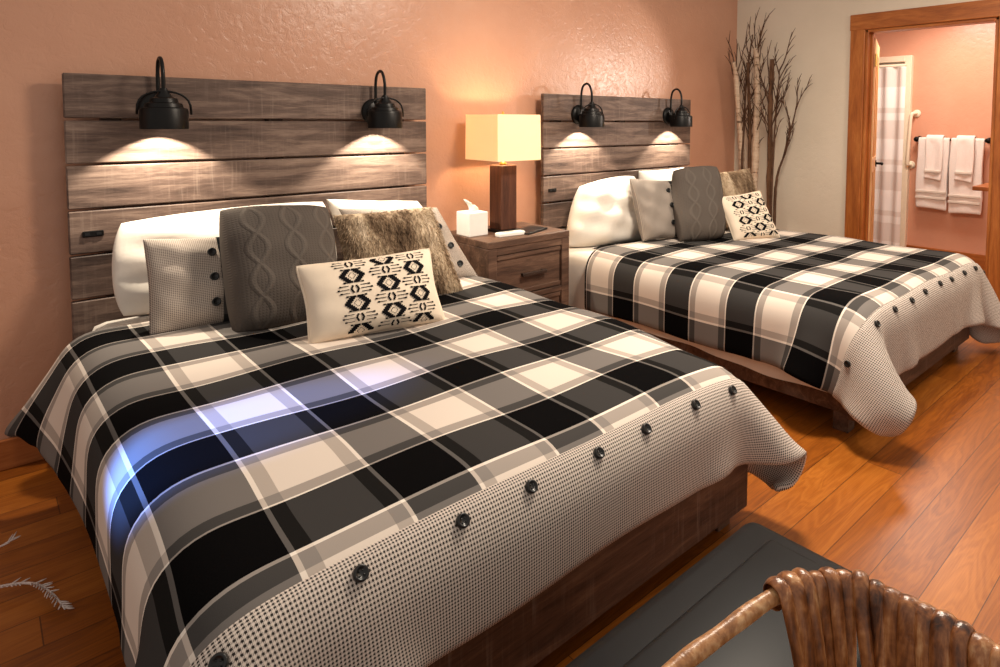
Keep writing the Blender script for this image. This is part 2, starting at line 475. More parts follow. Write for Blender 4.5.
def towel(name, y0, y1, z1, z0, off, label, group, seed, cuff):
    """folded cloth draped over the bar: front panel, fold over the rail, back panel"""
    r = random.Random(seed); V, F = [], []
    prof = []
    rr = .016 + off; n = 14
    for j in range(n + 1): prof.append((XB - .07 - rr - .012 * (1 - j / n) ** 2, z0 + (1.205 - z0) * j / n))
    for k in range(1, 8):
        a = PI * k / 8; prof.append((XB - .07 - rr * math.cos(a), 1.205 + rr * math.sin(a)))
    zb = z0 + .12
    for j in range(n + 1): prof.append((XB - .07 + min(rr, .05), 1.205 - (1.205 - zb) * j / n))
    m = 14; ph = r.random() * 6
    for i in range(m + 1):
        u = i / m
        for k, (x, z) in enumerate(prof):
            w = .006 * math.sin(u * 7 + ph + z * 3)
            V.append((x + w * (1 if k < n else .2), y0 + (y1 - y0) * u + .006 * math.sin(z * 9 + ph), z + .01 * math.sin(u * 3 + ph) * (k < 5)))
    q = len(prof)
    for i in range(m):
        for k in range(q - 1):
            a = i * q + k; F.append((a, a + 1, a + q + 1, a + q))
    th = thing(name, (XB - .07, (y0 + y1) / 2, z0), label, 'towel', group)
    o = from_py('towel_cloth', V, F, M['towel'], th)
    md = o.modifiers.new('s', 'SOLIDIFY'); md.thickness = .014; md.offset = 1
    md = o.modifiers.new('b', 'SUBSURF'); md.levels = md.render_levels = 1
    for dz in cuff:
        box('woven_band', XB - .07 - rr - .026, XB - .07 - rr - .012, min(y0, y1) + .004, max(y0, y1) - .004, z0 + dz, z0 + dz + .022, M['white_cloth'], th, .003)
towel('bath_towel', -.93, -1.205, 1.2, .53, .004, 'large white bath towel hanging left on the bathroom towel bar', 'bath towels on the bar', 1, (.10, .16))
towel('bath_towel', -1.215, -1.49, 1.2, .51, .004, 'large white bath towel hanging right on the bar beside dark knob', 'bath towels on the bar', 2, (.10, .16))
towel('hand_towel', -1.01, -1.16, 1.2, .82, .030, 'small white hand towel over the left bath towel', 'hand towels on the bar', 3, (.07,))
towel('hand_towel', -1.27, -1.42, 1.2, .82, .030, 'small white hand towel over the right bath towel', 'hand towels on the bar', 4, (.07,))
sh = thing('wooden_shelf', (5.75, -2.0, .8), 'small wooden ledge shelf at right edge of bathroom doorway', 'shelf')
box('shelf_board', 5.55, 5.95, -2.5, -1.66, .83, .865, M['pineY'], sh, .006)
box('bracket', 5.7, 5.74, -2.5, -2.2, .70, .83, M['pineY'], sh, .004)

# ------------------------------------------------------------------ cloth solver for the comforters
def drape(t0, tbtn, tend, shalf, xc, pins=None, boxd=None, steps=420, h=.036, seed=1, extra=None):
    """position based drape of a rectangle over the made-up bed; returns pos[ns,nt,3], s, t"""
    ns = int(round(2 * shalf / h)) + 1; nt = int(round((tend - t0) / h)) + 1
    s = np.linspace(-shalf, shalf, ns); t = np.linspace(t0, tend, nt)
    S, T = np.meshgrid(s, t, indexing='ij')
    P = np.stack([xc + S, -T, np.full_like(S, boxd['z1'] + .03)], -1)
    rr = np.random.RandomState(seed)
    P[..., 2] += rr.rand(ns, nt) * .004
    Vv = np.zeros_like(P)
    c0 = np.array([boxd['x0'], boxd['y0'], -1.0]); c1 = np.array([boxd['x1'], boxd['y1'], boxd['z1']]); r = boxd['r']
    cen = (c0 + c1) / 2; hf = (c1 - c0) / 2 - r
    hs, ht = s[1] - s[0], t[1] - t[0]; dg = math.hypot(hs, ht)
    def con(a, b, L, k):
        A = P[a]; B = P[b]; d = B - A; l = np.linalg.norm(d, axis=-1, keepdims=True) + 1e-9
        cc = d * (k * .5 * (l - L) / l)
        P[a] = A + cc; P[b] = B - cc
    sl = slice
    def axis_con(step, L, k, ax):
        n = ns if ax == 0 else nt
        for par in range(2 * step if step > 1 else 2):
            if step == 1:
                i0 = np.arange(par, n - 1, 2)
            else:
                i0 = np.arange(par, n - step, 2 * step)
            if len(i0) == 0: continue
            if ax == 0: con((i0,), (i0 + step,), L, k)
            else: con((sl(None), i0), (sl(None), i0 + step), L, k)
    def shear(k):
        for pi in range(2):
            i0 = np.arange(pi, ns - 1, 2)
            for pj in range(2):
                j0 = np.arange(pj, nt - 1, 2)
                con(np.ix_(i0, j0), np.ix_(i0 + 1, j0 + 1), dg, k)
                con(np.ix_(i0 + 1, j0), np.ix_(i0, j0 + 1), dg, k)
    hold = (T < 1.72) & (np.abs(S) < .62)
    hp = P.copy(); hp[..., 2] = boxd['z1']
    for it in range(steps):
        Vv[..., 2] -= .0016
        Vv *= .955
        old = P.copy()
        P += Vv
        for sub in range(4):
            axis_con(1, hs, 1, 0); axis_con(1, ht, 1, 1); shear(.7)
            axis_con(3, hs * 3, .35, 0); axis_con(3, ht * 3, .35, 1)
            P2 = P - cen
            if boxd.get('taper'):
                k = np.clip((-1.25 - P[..., 1]) / .85, 0, 1); P2[..., 0] += np.where(P2[..., 0] > 0, boxd['taper'] * k * k * (3 - 2 * k), 0)
            q = np.abs(P2) - hf
            sg = np.sign(P2)
            qp = np.maximum(q, 0); l = np.linalg.norm(qp, axis=-1)
            ins = l < 1e-9
            d = l + np.minimum(q.max(-1), 0) - r
            nrm = np.where(ins[..., None], 0, qp / np.maximum(l, 1e-9)[..., None]) * sg
            if ins.any():
                am = q.argmax(-1); e = np.eye(3)[am] * sg
                nrm = np.where(ins[..., None], e, nrm)
            pen = np.minimum(d, 0)
            P -= nrm * pen[..., None]
            fr = (pen < 0)[..., None]
            mv = P - old
            tang = mv - nrm * (mv * nrm).sum(-1, keepdims=True)
            P -= np.where(fr, tang * .35, 0)
            P[..., 2] = np.maximum(P[..., 2], .02)
            P[hold] = hp[hold]
            if pins:
                a = min(1, it / (steps * .5))
                for (i, j, tgt) in pins:
                    P[i, j] = P[i, j] * (1 - .3 * a) + np.array(tgt) * .3 * a
            if extra is not None: extra(P, S, T)
        Vv = P - old
        sp = np.linalg.norm(Vv, axis=-1, keepdims=True); Vv *= np.minimum(1, .03 / np.maximum(sp, 1e-9))
    # ironing: a little laplacian smoothing
    for k in range(3):
        Q = P.copy()
        Q[1:-1, 1:-1] = (P[:-2, 1:-1] + P[2:, 1:-1] + P[1:-1, :-2] + P[1:-1, 2:]) / 4
        P = P * .5 + Q * .5
    return P, s, t

def grid_mesh(name, P, s, t, j0, j1, mat, parent, thick, off=0.0, lift=0.0, sub=1):
    ns = P.shape[0]
    V, F, UV = [], [], []
    du = np.gradient(P, axis=0); dv = np.gradient(P, axis=1)
    N = np.cross(dv, du); N /= np.linalg.norm(N, axis=-1, keepdims=True) + 1e-9
    if N[ns // 2, 4, 2] < 0: N = -N
    n = j1 - j0 + 1
    for i in range(ns):
        for j in range(j0, j1 + 1):
            V.append(P[i, j] + N[i, j] * lift); UV.append((float(s[i]), float(t[j])))
    for i in range(ns - 1):
        for j in range(n - 1):
            a = i * n + j; F.append((a, a + 1, a + n + 1, a + n))
    # orient faces outward
    a, b, c = V[F[0][0]], V[F[0][1]], V[F[0][2]]
    o = from_py(name, V, F, mat, parent, True, UV)
    me = o.data
    mid = me.polygons[len(me.polygons) // 2]
    k = (ns // 2) * (n - 1) + (n - 1) // 2
    nn = Vector(N[ns // 2, j0 + (n - 1) // 2])
    if me.polygons[k].normal.dot(nn) < 0: me.flip_normals()
    md = o.modifiers.new('thickness', 'SOLIDIFY'); md.thickness = thick; md.offset = 1; md.use_rim = True
    md = o.modifiers.new('soft', 'SUBSURF'); md.levels = md.render_levels = sub
    return o, N

def button(name, c, n, r, parent):
    n = Vector(n).normalized(); q = n.to_track_quat('Z', 'Y').to_matrix().to_4x4()
    bm = bmesh.new()
    prof = [(.0001, -.004), (r, -.004), (r, .003), (r * .92, .006), (r * .7, .006), (r * .62, .0035), (.0001, .0035)]
    add_lathe(bm, prof, (0, 0, 0), 20)
    for sx in (-1, 1):
        for sy in (-1, 1):
            add_lathe(bm, [(.0001, .0045), (r * .12, .0045), (r * .12, .003)], (sx * r * .25, sy * r * .25, 0), 8)
    bmesh.ops.transform(bm, matrix=Matrix.Translation(Vector(c)) @ q, verts=bm.verts)
    bmesh.ops.remove_doubles(bm, verts=bm.verts, dist=1e-6)
    return from_bm(name, bm, M['button'], parent, True)

D2 = 2.474           # second bed's offset along the wall
HBH = 1.545; PL = .1807; HBW = 1.604

def make_bed(x0, label):
    bed = thing('bed', (x0 + HBW / 2, 0, 0), label, 'bed', 'matching plank beds')
    # plank headboard with shadow gaps
    bm = bmesh.new()
    for k in range(7):
        z1 = HBH - k * PL - (.0 if k == 0 else .005); z0 = HBH - (k + 1) * PL + .005
        add_box(bm, x0, x0 + HBW, 0, .032, z0, z1, .004, 1)
    from_bm('headboard', bm, M['hb'], bed)
    bm = bmesh.new()
    for xx in (x0 + .12, x0 + HBW - .19, x0 + HBW / 2 - .035):
        add_box(bm, xx, xx + .07, .032, .082, 0, HBH - .03, .003, 1)
    from_bm('headboard_post', bm, M['frame'], bed)
    for sx in (0, 1):
        xx = x0 + .012 if sx == 0 else x0 + HBW - .047
        box('side_rail', xx, xx + .035, -2.015, 0, .09, .27, M['frame'], bed, .004)
    box('footboard', x0 + .005, x0 + HBW - .005, -2.06, -2.015, .075, .30, M['frame'], bed, .005)
    for sx in (0, 1):
        for yy in (-2.01, -.15):
            xx = x0 + .03 if sx == 0 else x0 + HBW - .10
            box('leg', xx, xx + .07, yy, yy + .07, 0, .09, M['frame'], bed, .003)
    # usb outlet plate
    pl = box('outlet_plate', x0 + .042, x0 + .112, -.006, .001, .893, .917, M['black'], bed, .003)
    box('outlet_port', x0 + .05, x0 + .066, -.0085, -.005, .900, .910, M['black_card'], pl)
    box('outlet_port', x0 + .088, x0 + .104, -.0085, -.005, .900, .910, M['black_card'], pl)
    return bed
bed1 = make_bed(0, 'grey-brown plank bed frame with slatted headboard nearest the camera')
bed2 = make_bed(D2, 'grey-brown plank bed frame in the corner beside birch branches')

def rounded_slab(name, x0, x1, y0, y1, z0, z1, r, mat, parent=None, wav=0, seed=0):
    bm = bmesh.new()
    add_box(bm, x0, x1, y0, y1, z0, z1, r, 4)
    return from_bm(name, bm, mat, parent, True)

def mattress(x0, label, lab2, zs, hem, ins):
    o = rounded_slab('mattress', x0 + .05, x0 + HBW - .05, -2.03, -.012, .25, .525, .05, M['white_cloth'])
    tag(o, label, 'mattress', 'mattresses')
    # draped flat sheet: open skirt with a slightly wavy hem
    V, F = [], []
    r = random.Random(int(x0 * 10) + 3)
    xa, xb, ya, yb = x0 + ins, x0 + HBW - ins, -1.99, -.025
    prof = [(-.28, zs), (-.06, zs), (-.02, zs - .012), (-.002, zs - .05), (.006, (zs + hem) / 2), (.014, hem)]
    path = []
    n = 44
    for i in range(n): path.append((xa, yb + (ya - yb) * i / n, -1, 0))
    for i in range(n): path.append((xa + (xb - xa) * i / n, ya, 0, -1))
    for i in range(n + 1): path.append((xb, ya + (yb - ya) * i / n, 1, 0))
    m = len(path)
    for i, (x, y, nx, ny) in enumerate(path):
        if i in (n, 2 * n): nx, ny = (-.7, -.7) if i == n else (.7, -.7)
        for k, (d, z) in enumerate(prof):
            wv = .008 * math.sin(i * .9) * max(0, k - 2) / 3 + .004 * math.sin(i * .37 + 1)
            V.append((x + nx * (d + wv), y + ny * (d + wv), z + (.012 * math.sin(i * .23 + x0) if k == 5 else 0)))
    q = len(prof)
    for i in range(m - 1):
        for k in range(q - 1):
            a = i * q + k; F.append((a, a + q, a + q + 1, a + 1))
    F.append(tuple(i * q for i in range(m)))
    o = from_py('bed_sheet', V, F, M['white_cloth'])
    tag(o, lab2, 'bed sheet', 'white bed sheets')
mattress(0, 'white mattress under the plaid comforter of the nearer bed', 'white sheet showing at the head corner of the nearer bed', .545, .26, .05)
mattress(D2, 'white mattress under the plaid comforter of the far bed', 'white sheet hanging below the far bed comforter beside nightstand', .545, .18, -.004)

def comforter(x0, t0, tbtn, tend, shalf, label, mat, btn_s, steps, seed, pins=None, boxd=None, extra=None, br=.0145, dx=0):
    xc = x0 + HBW / 2 + dx
    P, s, t = drape(t0, tbtn, tend, shalf, xc, pins, boxd, steps=steps, seed=seed, extra=extra)
    # lofty filling: low soft swells
    for i in range(P.shape[0]):
        for j in range(P.shape[1]):
            P[i, j, 2] += .006 * math.sin(s[i] * 9 + seed) * math.sin(t[j] * 8 + seed * 2)
    root = thing('comforter', (xc, -1.1, float(boxd['z1'])), label, 'comforter', 'plaid comforters')
    jb = int(np.argmin(np.abs(t - tbtn)))
    # UV along x measured from the bed's left edge, along the length from the wall
    su = s + HBW / 2 + dx
    a, N = grid_mesh('plaid_cover', P, su, t, 0, jb + 1, mat, root, .030)
    b, N = grid_mesh('houndstooth_border', P, su, t, jb, P.shape[1] - 1, M['hound'], root, .030, lift=.008)
    b['label'] = 'fine black and cream check border'
    # thin flap line is the doubled edge of the border
    for sv in btn_s:
        i = int(np.argmin(np.abs(su - sv))); j = jb + 1
        button('button', P[i, j] + N[i, j] * .040, N[i, j], br, root)
    return root, P, s, t

BX = lambda x0, z, tp=0: dict(taper=tp, x0=x0 - .045, x1=x0 + HBW + .045, y0=-2.092, y1=.3, z1=z, r=.09)
c1, P1, s1, t1 = comforter(0, .26, 2.024, 2.290, 1.11, 'black and cream plaid comforter on the nearer bed', M['plaid1'],
          [-.17, .030, .232, .434, .634, .834, 1.026, 1.214, 1.415, 1.6], 420, 1, pins=[(0, 0, (-.235, -.13, .20)), (1, 0, (-.22, -.13, .23)), (0, 1, (-.235, -.165, .19)), (0, 6, (-.115, -.42, .27)), (0, 10, (-.105, -.60, .27)), (-1, -1, (1.635, -2.13, .17)), (-2, -1, (1.65, -2.15, .20)), (-1, -2, (1.665, -2.11, .19))], boxd=BX(0, .56, .10))
c2, P2, s2, t2 = comforter(D2, .45, 2.03, 2.37, 1.15, 'black and cream plaid comforter on the far bed', M['plaid2'],
          [-.15, .05, .26, .46, .66, .86, 1.06, 1.26, 1.46, 1.64], 420, 2, pins=[(0, -1, (2.43, -2.215, .10)), (0, -2, (2.422, -2.18, .115)), (1, -1, (2.465, -2.222, .115))], boxd=BX(D2, .56), dx=.03)

# ------------------------------------------------------------------ pillows
def pillow(name, TL, TR, BR, BL, thick, label, mat, group=None, pinch=.05, flop=0, seed=0, n=30, wr=.006, root=None, cat='pillow', part='pillow_cover', power=.45, mats=None, rc=.04):
    TL, TR, BR, BL = [Vector(p) for p in (TL, TR, BR, BL)]
    r = random.Random(seed); ph = [r.random() * 6 for _ in range(6)]
    nrm = ((TR - BL).cross(TL - BR)); nrm.normalize()
    if nrm.y > 0: nrm = -nrm
    w = ((TR - TL).length + (BR - BL).length) / 2; h = ((TL - BL).length + (TR - BR).length) / 2
    cen = (TL + TR + BR + BL) / 4
    def surf(u, v, side=1, lift=0):
        """u, v in -1..1 (v up)"""
        cr = 1 - rc * (u * u * v * v) ** 1.5
        uu = u * cr * (1 - pinch * (1 - v * v) * abs(u) ** 3); vv = v * cr * (1 - pinch * (1 - u * u) * abs(v) ** 3)
        a, b = (uu + 1) / 2, (vv + 1) / 2
        p = BL.lerp(BR, a).lerp(TL.lerp(TR, a), b)
        e = max(0, (1 - abs(u) ** 2.6)) ** power * max(0, (1 - abs(v) ** 2.6)) ** power
        bulge = thick / 2 * e * (1 + .10 * (-v))
        edge = (abs(u) ** 4 + abs(v) ** 4)
        wrk = wr * (math.sin(u * 6 + v * 3 + ph[0]) * math.sin(v * 7 - u * 2 + ph[1]) + .6 * math.sin(u * 13 + v * 9 + ph[2]) * edge * .6) * e
        p = p + nrm * (side * bulge + (wrk if side > 0 else 0) + side * lift)
        if flop: p = p + Vector((0, 0, -1)) * flop * (1 - (1 - abs(u) ** 2)) * max(0, v) ** 2
        return p
    V, F, UV = [], [], []
    idx = {}
    for side in (1, -1):
        for i in range(n + 1):
            for j in range(n + 1):
                u, v = math.sin((i / n - .5) * PI), math.sin((j / n - .5) * PI)
                if side < 0 and (i in (0, n) or j in (0, n)): idx[side, i, j] = idx[1, i, j]; continue
                idx[side, i, j] = len(V); V.append(surf(u, v, side)); UV.append(((u + 1) / 2 * w, (v + 1) / 2 * h))
        for i in range(n):
            for j in range(n):
                q = [idx[side, i, j], idx[side, i + 1, j], idx[side, i + 1, j + 1], idx[side, i, j + 1]]
                F.append(q if side > 0 else q[::-1])
    base = (BL + BR) / 2
    th = thing(name, tuple(base), label, cat, group)
    o = from_py(part, V, F, mats or mat, th, True, UV)
    th['dims'] = (w, h)
    return th, o, surf, nrm, w, h

# button sham fabric: houndstooth field, plaid strip beyond the button line (u in metres)
def sham(name, cut, w, dim=1.0):
    t = NT(name); uv = t.coord('UV'); s = t.sep(uv)
    hc = hound_color(t, uv, .0065, 1)
    pc = plaid_color(t, t.mapping(uv, (1, 1, 1), (.1, .12, 0)), .12, .5)
    pc = t.mix(.6, pc, lin(14, 14, 16))
    f = t.math('GREATER_THAN', s[0], cut)
    hc = t.mix(1.0, hc, (dim, dim, dim * .98, 1), 'MULTIPLY')
    t.base(t.mix(f, hc, pc), .9, .12)
    t.bump(t.noise(t.mapping(uv, (300, 300, 1)), 1, 2), .15, .002)
    return t.m
# cable knit
t = NT('grey_cable_knit'); uv = t.coord('UV'); s = t.sep(uv)
def cable(t, u, v, c, amp, per, ph):
    x = t.math('ADD', c, t.math('MULTIPLY', amp, t.math('SINE', t.math('ADD', t.math('MULTIPLY', v, 2 * PI / per), ph))))
    d = t.math('ABSOLUTE', t.math('SUBTRACT', u, x))
    return t.math('SUBTRACT', 1, t.math('DIVIDE', d, .013), clamp=True)
hh = None
for c0_ in (.09, .225, .36):
    for ph in (0, PI):
        k = cable(t, s[0], s[1], c0_, .032, .24, ph); k = t.math('SQRT', k)
        hh = k if hh is None else t.math('MAXIMUM', hh, k)
rib = t.math('ABSOLUTE', t.math('SINE', t.math('MULTIPLY', s[0], PI / .012)))
stv = t.math('ABSOLUTE', t.math('SINE', t.math('MULTIPLY', t.math('ADD', s[1], t.math('MULTIPLY', rib, .004)), PI / .010)))
h2 = t.math('ADD', hh, t.math('MULTIPLY', t.math('MULTIPLY', rib, stv), .18))
t.base(t.mix(t.math('MULTIPLY', hh, .35), lin(88, 80, 74), lin(112, 103, 95)), .95, .1)
t.bump(h2, .6, .010); M['knit'] = t.m
M['linen'] = simple('cream_linen', lin(232, 214, 192), .9, .15, 0, .03, 20, .2, 400)
M['ink'] = simple('black_print', lin(16, 14, 16), .9, .1, 0, .2)
t = NT('brown_fur'); co = t.coord('UV'); s = t.sep(co)
n1 = t.noise(t.mapping(co, (8, 1.6, 1), (.4, .3, 0)), .9, 3, .6, .5)
n2 = t.noise(co, 60, 2)
v = t.math('ADD', t.math('MULTIPLY', n1, .85), t.math('MULTIPLY', n2, .15))
t.base(t.ramp(v, [(.36, lin(78, 60, 46)), (.45, lin(140, 116, 92)), (.53, lin(196, 174, 146)), (.64, lin(222, 204, 180))]), .9, .15); M['fur'] = t.m

def piping(th, surf, r, mat):
    pts = []
    n = 22
    for k in range(n): pts.append(surf(-1 + 2 * k / n, -1))
    for k in range(n): pts.append(surf(1, -1 + 2 * k / n))
    for k in range(n): pts.append(surf(1 - 2 * k / n, 1))
    for k in range(n): pts.append(surf(-1, 1 - 2 * k / n))
    tube('piping', pts, r, mat, th, 8, closed=True)

def fur_on(th, surf, nrm, w, h, count, length, seed):
    r = random.Random(seed); V, F, UV = [], [], []
    for k in range(count):
        u, v = r.uniform(-.99, .99), r.uniform(-.99, .99)
        side = 1 if r.random() < .85 else -1
        p = surf(u, v, side)
        out = (surf(u, v, side, .01) - p).normalized()
        rad = (p - surf(0, 0, 0))
        rad = rad.normalized() if rad.length > 0 else out
        e = max(abs(u), abs(v)) ** 6
        d = (out * (.55 - .3 * e) + rad * .45 * e + Vector((r.uniform(-.5, .5), r.uniform(-.3, .3), -.75 + r.uniform(-.3, .3))) * .8).normalized()
        L = length * r.uniform(.6, 1.2)
        sd = d.cross(Vector((r.random() - .5, r.random() - .5, r.random() - .5)))
        sd = sd.normalized() * .0015
        m = p + d * L * .55; tip = p + d * L + Vector((0, 0, -.25 * L))
        i = len(V)
        V += [p - sd, p + sd, m + sd * .8, m - sd * .8, tip]
        F += [(i, i + 1, i + 2, i + 3), (i + 3, i + 2, i + 4)]
        UV += [((u + 1) / 2 * w, (v + 1) / 2 * h)] * 5
    o = from_py('fur_pile', V, F, M['fur'], th, True, UV)
    return o

def ink_pattern(obj, surf, w, h, scale, cols, seed=0):
    """stepped diamonds, small brackets and dotted arrows printed on the front, same mesh"""
    me = obj.data; off = wloc(obj)
    cells = []                                        # (x, y, w, h) in metres from the centre
    c = scale
    def cell(x, y, a=1, b=1): cells.append((x, y, a * c, b * c))
    for ci, (cx, ph, step) in enumerate(cols):
        yy = -h / 2 - step + ph
        while yy < h / 2 + step:
            # big stepped diamond ring: left and right halves with a gap on the axis
            for k in range(0, 6):
                xo = (6.4 - k) * c
                for sx in (-1, 1):
                    for sy in (-1, 1):
                        if k == 5 : continue
                        cells.append((cx + sx * (xo - .3 * c), yy + sy * (k + .2) * c, 3.7 * c, 1.4 * c))
            for sx in (-1, 1):
                for sy in (-1, 1):                    # small inner diamond outline
                    for k in range(3): cells.append((cx + sx * (2.0 - k * .75) * c, yy + sy * (.35 + k * .75) * c, .5 * c, .6 * c))
            ym = yy + step / 2
            for sx in (-1, 1):                        # brackets
                for dy, dx in ((0, 2.1), (1, 1.7), (-1, 1.7), (1.9, 1.2), (-1.9, 1.2)):
                    cells.append((cx + sx * dx * c, ym + dy * c, 1.25 * c, 1.1 * c))
                for dy, L in ((0, 6.5), (2.2, 5.2), (-2.2, 5.2), (4.4, 2.2), (-4.4, 2.2)):
                    x0 = 3.6 * c if abs(dy) < 4 else 3.4 * c
                    cells.append((cx + sx * (x0 + L * c / 2), ym + dy * c, L * c, .42 * c))
                    cells.append((cx + sx * (x0 + L * c), ym + dy * c, 1.5 * c, 1.0 * c))
            yy += step
    bm = bmesh.new(); bm.from_mesh(me)
    for (x, y, a, b) in cells:
        if abs(x) + a / 2 > w / 2 * .97 or abs(y) + b / 2 > h / 2 * .93: continue
        vs = []
        for dx, dy in ((-1, -1), (1, -1), (1, 1), (-1, 1)):
            vs.append(bm.verts.new(surf((x + dx * a / 2) / (w / 2), (y + dy * b / 2) / (h / 2), 1, .0022) - off))
        f = bm.faces.new(vs); f.material_index = 1; f.smooth = True
    bm.to_mesh(me); bm.free()

def sham_buttons(th, surf, w, h, ucut, vs, r=.017):
    for v in vs:
        u = ucut
        p = surf(u, v, 1, .004); n = surf(u, v, 1, .02) - p
        button('button', p, n, r, th)

# nearer bed
G1 = 'white sleeping pillows'
pillow('pillow', (.14, -.105, .958), (.985, -.098, .978), (.975, -.244, .575), (.12, -.225, .60), .15, 'long white sleeping pillow against headboard at left of nearer bed', M['white_cloth'], G1, -.04, 0, 1, wr=.016)
pillow('pillow', (.99, -.061, .985), (1.50, -.084, .935), (1.68, -.250, .575), (1.05, -.244, .58), .15, 'white sleeping pillow behind the fur pillow on nearer bed', M['white_cloth'], G1, .07, 0, 2, wr=.014)
th, o, sf, nr, w, h = pillow('button_pillow', (.182, -.331, .922), (.612, -.341, .895), (.589, -.486, .55), (.17, -.47, .57), .15, 'small-check sham with black buttons at far left of nearer bed', None, 'button shams', .08, 0, 3, wr=.012, mats=sham('button_sham_fabric', .245, .43))
sham_buttons(th, sf, w, h, .03, (.55, .02, -.5), .016)
th, o, sf, nr, w, h = pillow('button_pillow', (.994, -.186, .95), (1.487, -.305, .924), (1.603, -.53, .555), (1.105, -.414, .575), .14, 'pale check button sham half hidden by fur pillow on nearer bed', None, 'button shams', .08, 0, 4, wr=.01, mats=sham('button_sham_fabric_right', .9, .5))
sham_buttons(th, sf, w, h, .67, (.35, -.15, -.6), .016)
th, o, sf, nr, w, h = pillow('knit_pillow', (.414, -.457, 1.026), (.852, -.446, .998), (.813, -.639, .55), (.405, -.644, .565), .27, 'square grey cable-knit cushion on the nearer bed', M['knit'], 'knit cushions', .0, 0, 5, wr=.008, power=.42, rc=.045)
th, o, sf, nr, w, h = pillow('fur_pillow', (.873, -.426, .955), (1.324, -.517, .965), (1.376, -.722, .565), (.88, -.59, .60), .15, 'brown faux-fur cushion on the nearer bed', M['fur'], 'fur cushions', .07, 0, 6)
fur_on(th, sf, nr, w, h, 9000, .021, 3)
th, o, sf, nr, w, h = pillow('lumbar_pillow', (.549, -.844, .849), (1.082, -.918, .858), (1.08, -1.045, .572), (.548, -.966, .572), .15, 'cream lumbar cushion with black diamond print at front of nearer bed', None, 'diamond print cushions', .11, 0, 7, wr=.004, rc=.07, mats=[M['linen'], M['ink']])
piping(th, sf, .005, M['linen'])
ink_pattern(o, sf, w, h, .0058, [(-.085, .02, .104), (.04, -.028, .104), (.155, .02, .104)])
# far bed
pillow('pillow', (2.684, -.11, .934), (3.165, -.193, .986), (3.109, -.338, .55), (2.50, -.196, .555), .26, 'plump white sleeping pillow at left of far bed', M['white_cloth'], G1, -.06, 0, 11, wr=.026)
pillow('pillow', (3.392, -.02, 1.0), (3.879, -.097, 1.013), (3.841, -.228, .60), (3.31, -.12, .60), .14, 'white sleeping pillow behind knit cushion on far bed', M['white_cloth'], G1, .07, 0, 12)
th, o, sf, nr, w, h = pillow('button_pillow', (2.89, -.37, 1.0), (3.26, -.471, .967), (3.16, -.6, .585), (2.858, -.523, .59), .14, 'pale grey button sham leaning on white pillow of far bed', None, 'button shams', .08, 0, 13, wr=.012, mats=sham('button_sham_fabric_far', .275, .33, .72))
sham_buttons(th, sf, w, h, .42, (.55, .05, -.5), .016)
th, o, sf, nr, w, h = pillow('knit_pillow', (3.155, -.525, 1.045), (3.522, -.635, 1.062), (3.398, -.784, .59), (3.048, -.673, .585), .21, 'square grey cable-knit cushion on the far bed', M['knit'], 'knit cushions', -.02, 0, 14, power=.42, rc=.045)
th, o, sf, nr, w, h = pillow('fur_pillow', (3.68, -.467, .997), (4.0, -.604, 1.03), (3.96, -.746, .585), (3.64, -.594, .585), .15, 'brown faux-fur cushion on the far bed', M['fur'], 'fur cushions', .07, 0, 15)
fur_on(th, sf, nr, w, h, 3500, .026, 4)
th, o, sf, nr, w, h = pillow('lumbar_pillow', (3.374, -.728, .862), (3.66, -.887, .902), (3.68, -1.039, .59), (3.377, -.871, .575), .11, 'cream cushion with black diamond print on the far bed', None, 'diamond print cushions', .08, 0, 16, wr=.004, mats=[M['linen'], M['ink']])
piping(th, sf, .004, M['linen'])
ink_pattern(o, sf, w, h, .0056, [(-.06, .02, .115), (.03, -.035, .115), (.12, .02, .115)])

# ------------------------------------------------------------------ wall sconces on the headboards
M['inner'] = simple('sconce_inner_white', lin(240, 230, 210), .5, .3, 0, .02)
t = NT('lit_bulb'); t.base(lin(255, 240, 210), .4); t.bsdf.inputs['Emission Color'].default_value = lin(255, 226, 180); t.bsdf.inputs['Emission Strength'].default_value = 6
M['bulb'] = t.m
def make_sconce(x, label):
    z = 1.41
    s = thing('wall_sconce', (x, 0, z), label, 'wall lamp', 'sconces on the headboards')
    lathe('backplate', [(.001, -.028), (.045, -.026), (.062, -.018), (.068, -.006), (.068, .0)], (x, 0, z), M['black'], s, 28, 'Y')
    yc = -.13
    pts = smooth_path([(x, -.02, z + .02), (x, -.028, z + .06), (x, -.03, z + .14), (x, -.045, z + .19), (x, -.08, z + .208), (x, -.112, z + .19), (x, yc, z + .14), (x, yc, z + .06)], 5)
    tube('gooseneck_arm', pts, .0075, M['black'], s)
    zb = 1.326; R = .086
    prof = [(.0001, 1.492), (.014, 1.492), (.018, 1.478), (.034, 1.455), (.048, 1.450), (.052, 1.434), (.066, 1.430), (.070, 1.414), (.082, 1.411), (R, 1.402), (R, zb), (R - .004, zb), (R - .004, 1.40), (.05, 1.425), (.0001, 1.438)]
    lathe('shade', prof, (x, yc, 0), M['black'], s, 36)
    es = s.children[-1].modifiers.new('crisp', 'EDGE_SPLIT'); es.split_angle = math.radians(32)
    # bail handle: wire hoop standing off the shade's sides
    hp = []
    for k in range(15):
        a = PI * k / 14
        hp.append((x + (R + .01) * math.cos(a), yc - .01, 1.385 + .095 * math.sin(a) ** .6))
    tube('bail_handle', hp, .0045, M['black'], s, 8)
    lathe('bulb', [(.0001, 1.412), (.012, 1.414), (.016, 1.421), (.012, 1.428), (.0001, 1.43)], (x, yc, 0), M['bulb'], s, 16)
    return s
sc1 = make_sconce(.312, 'black lantern sconce at left end of the nearer headboard')
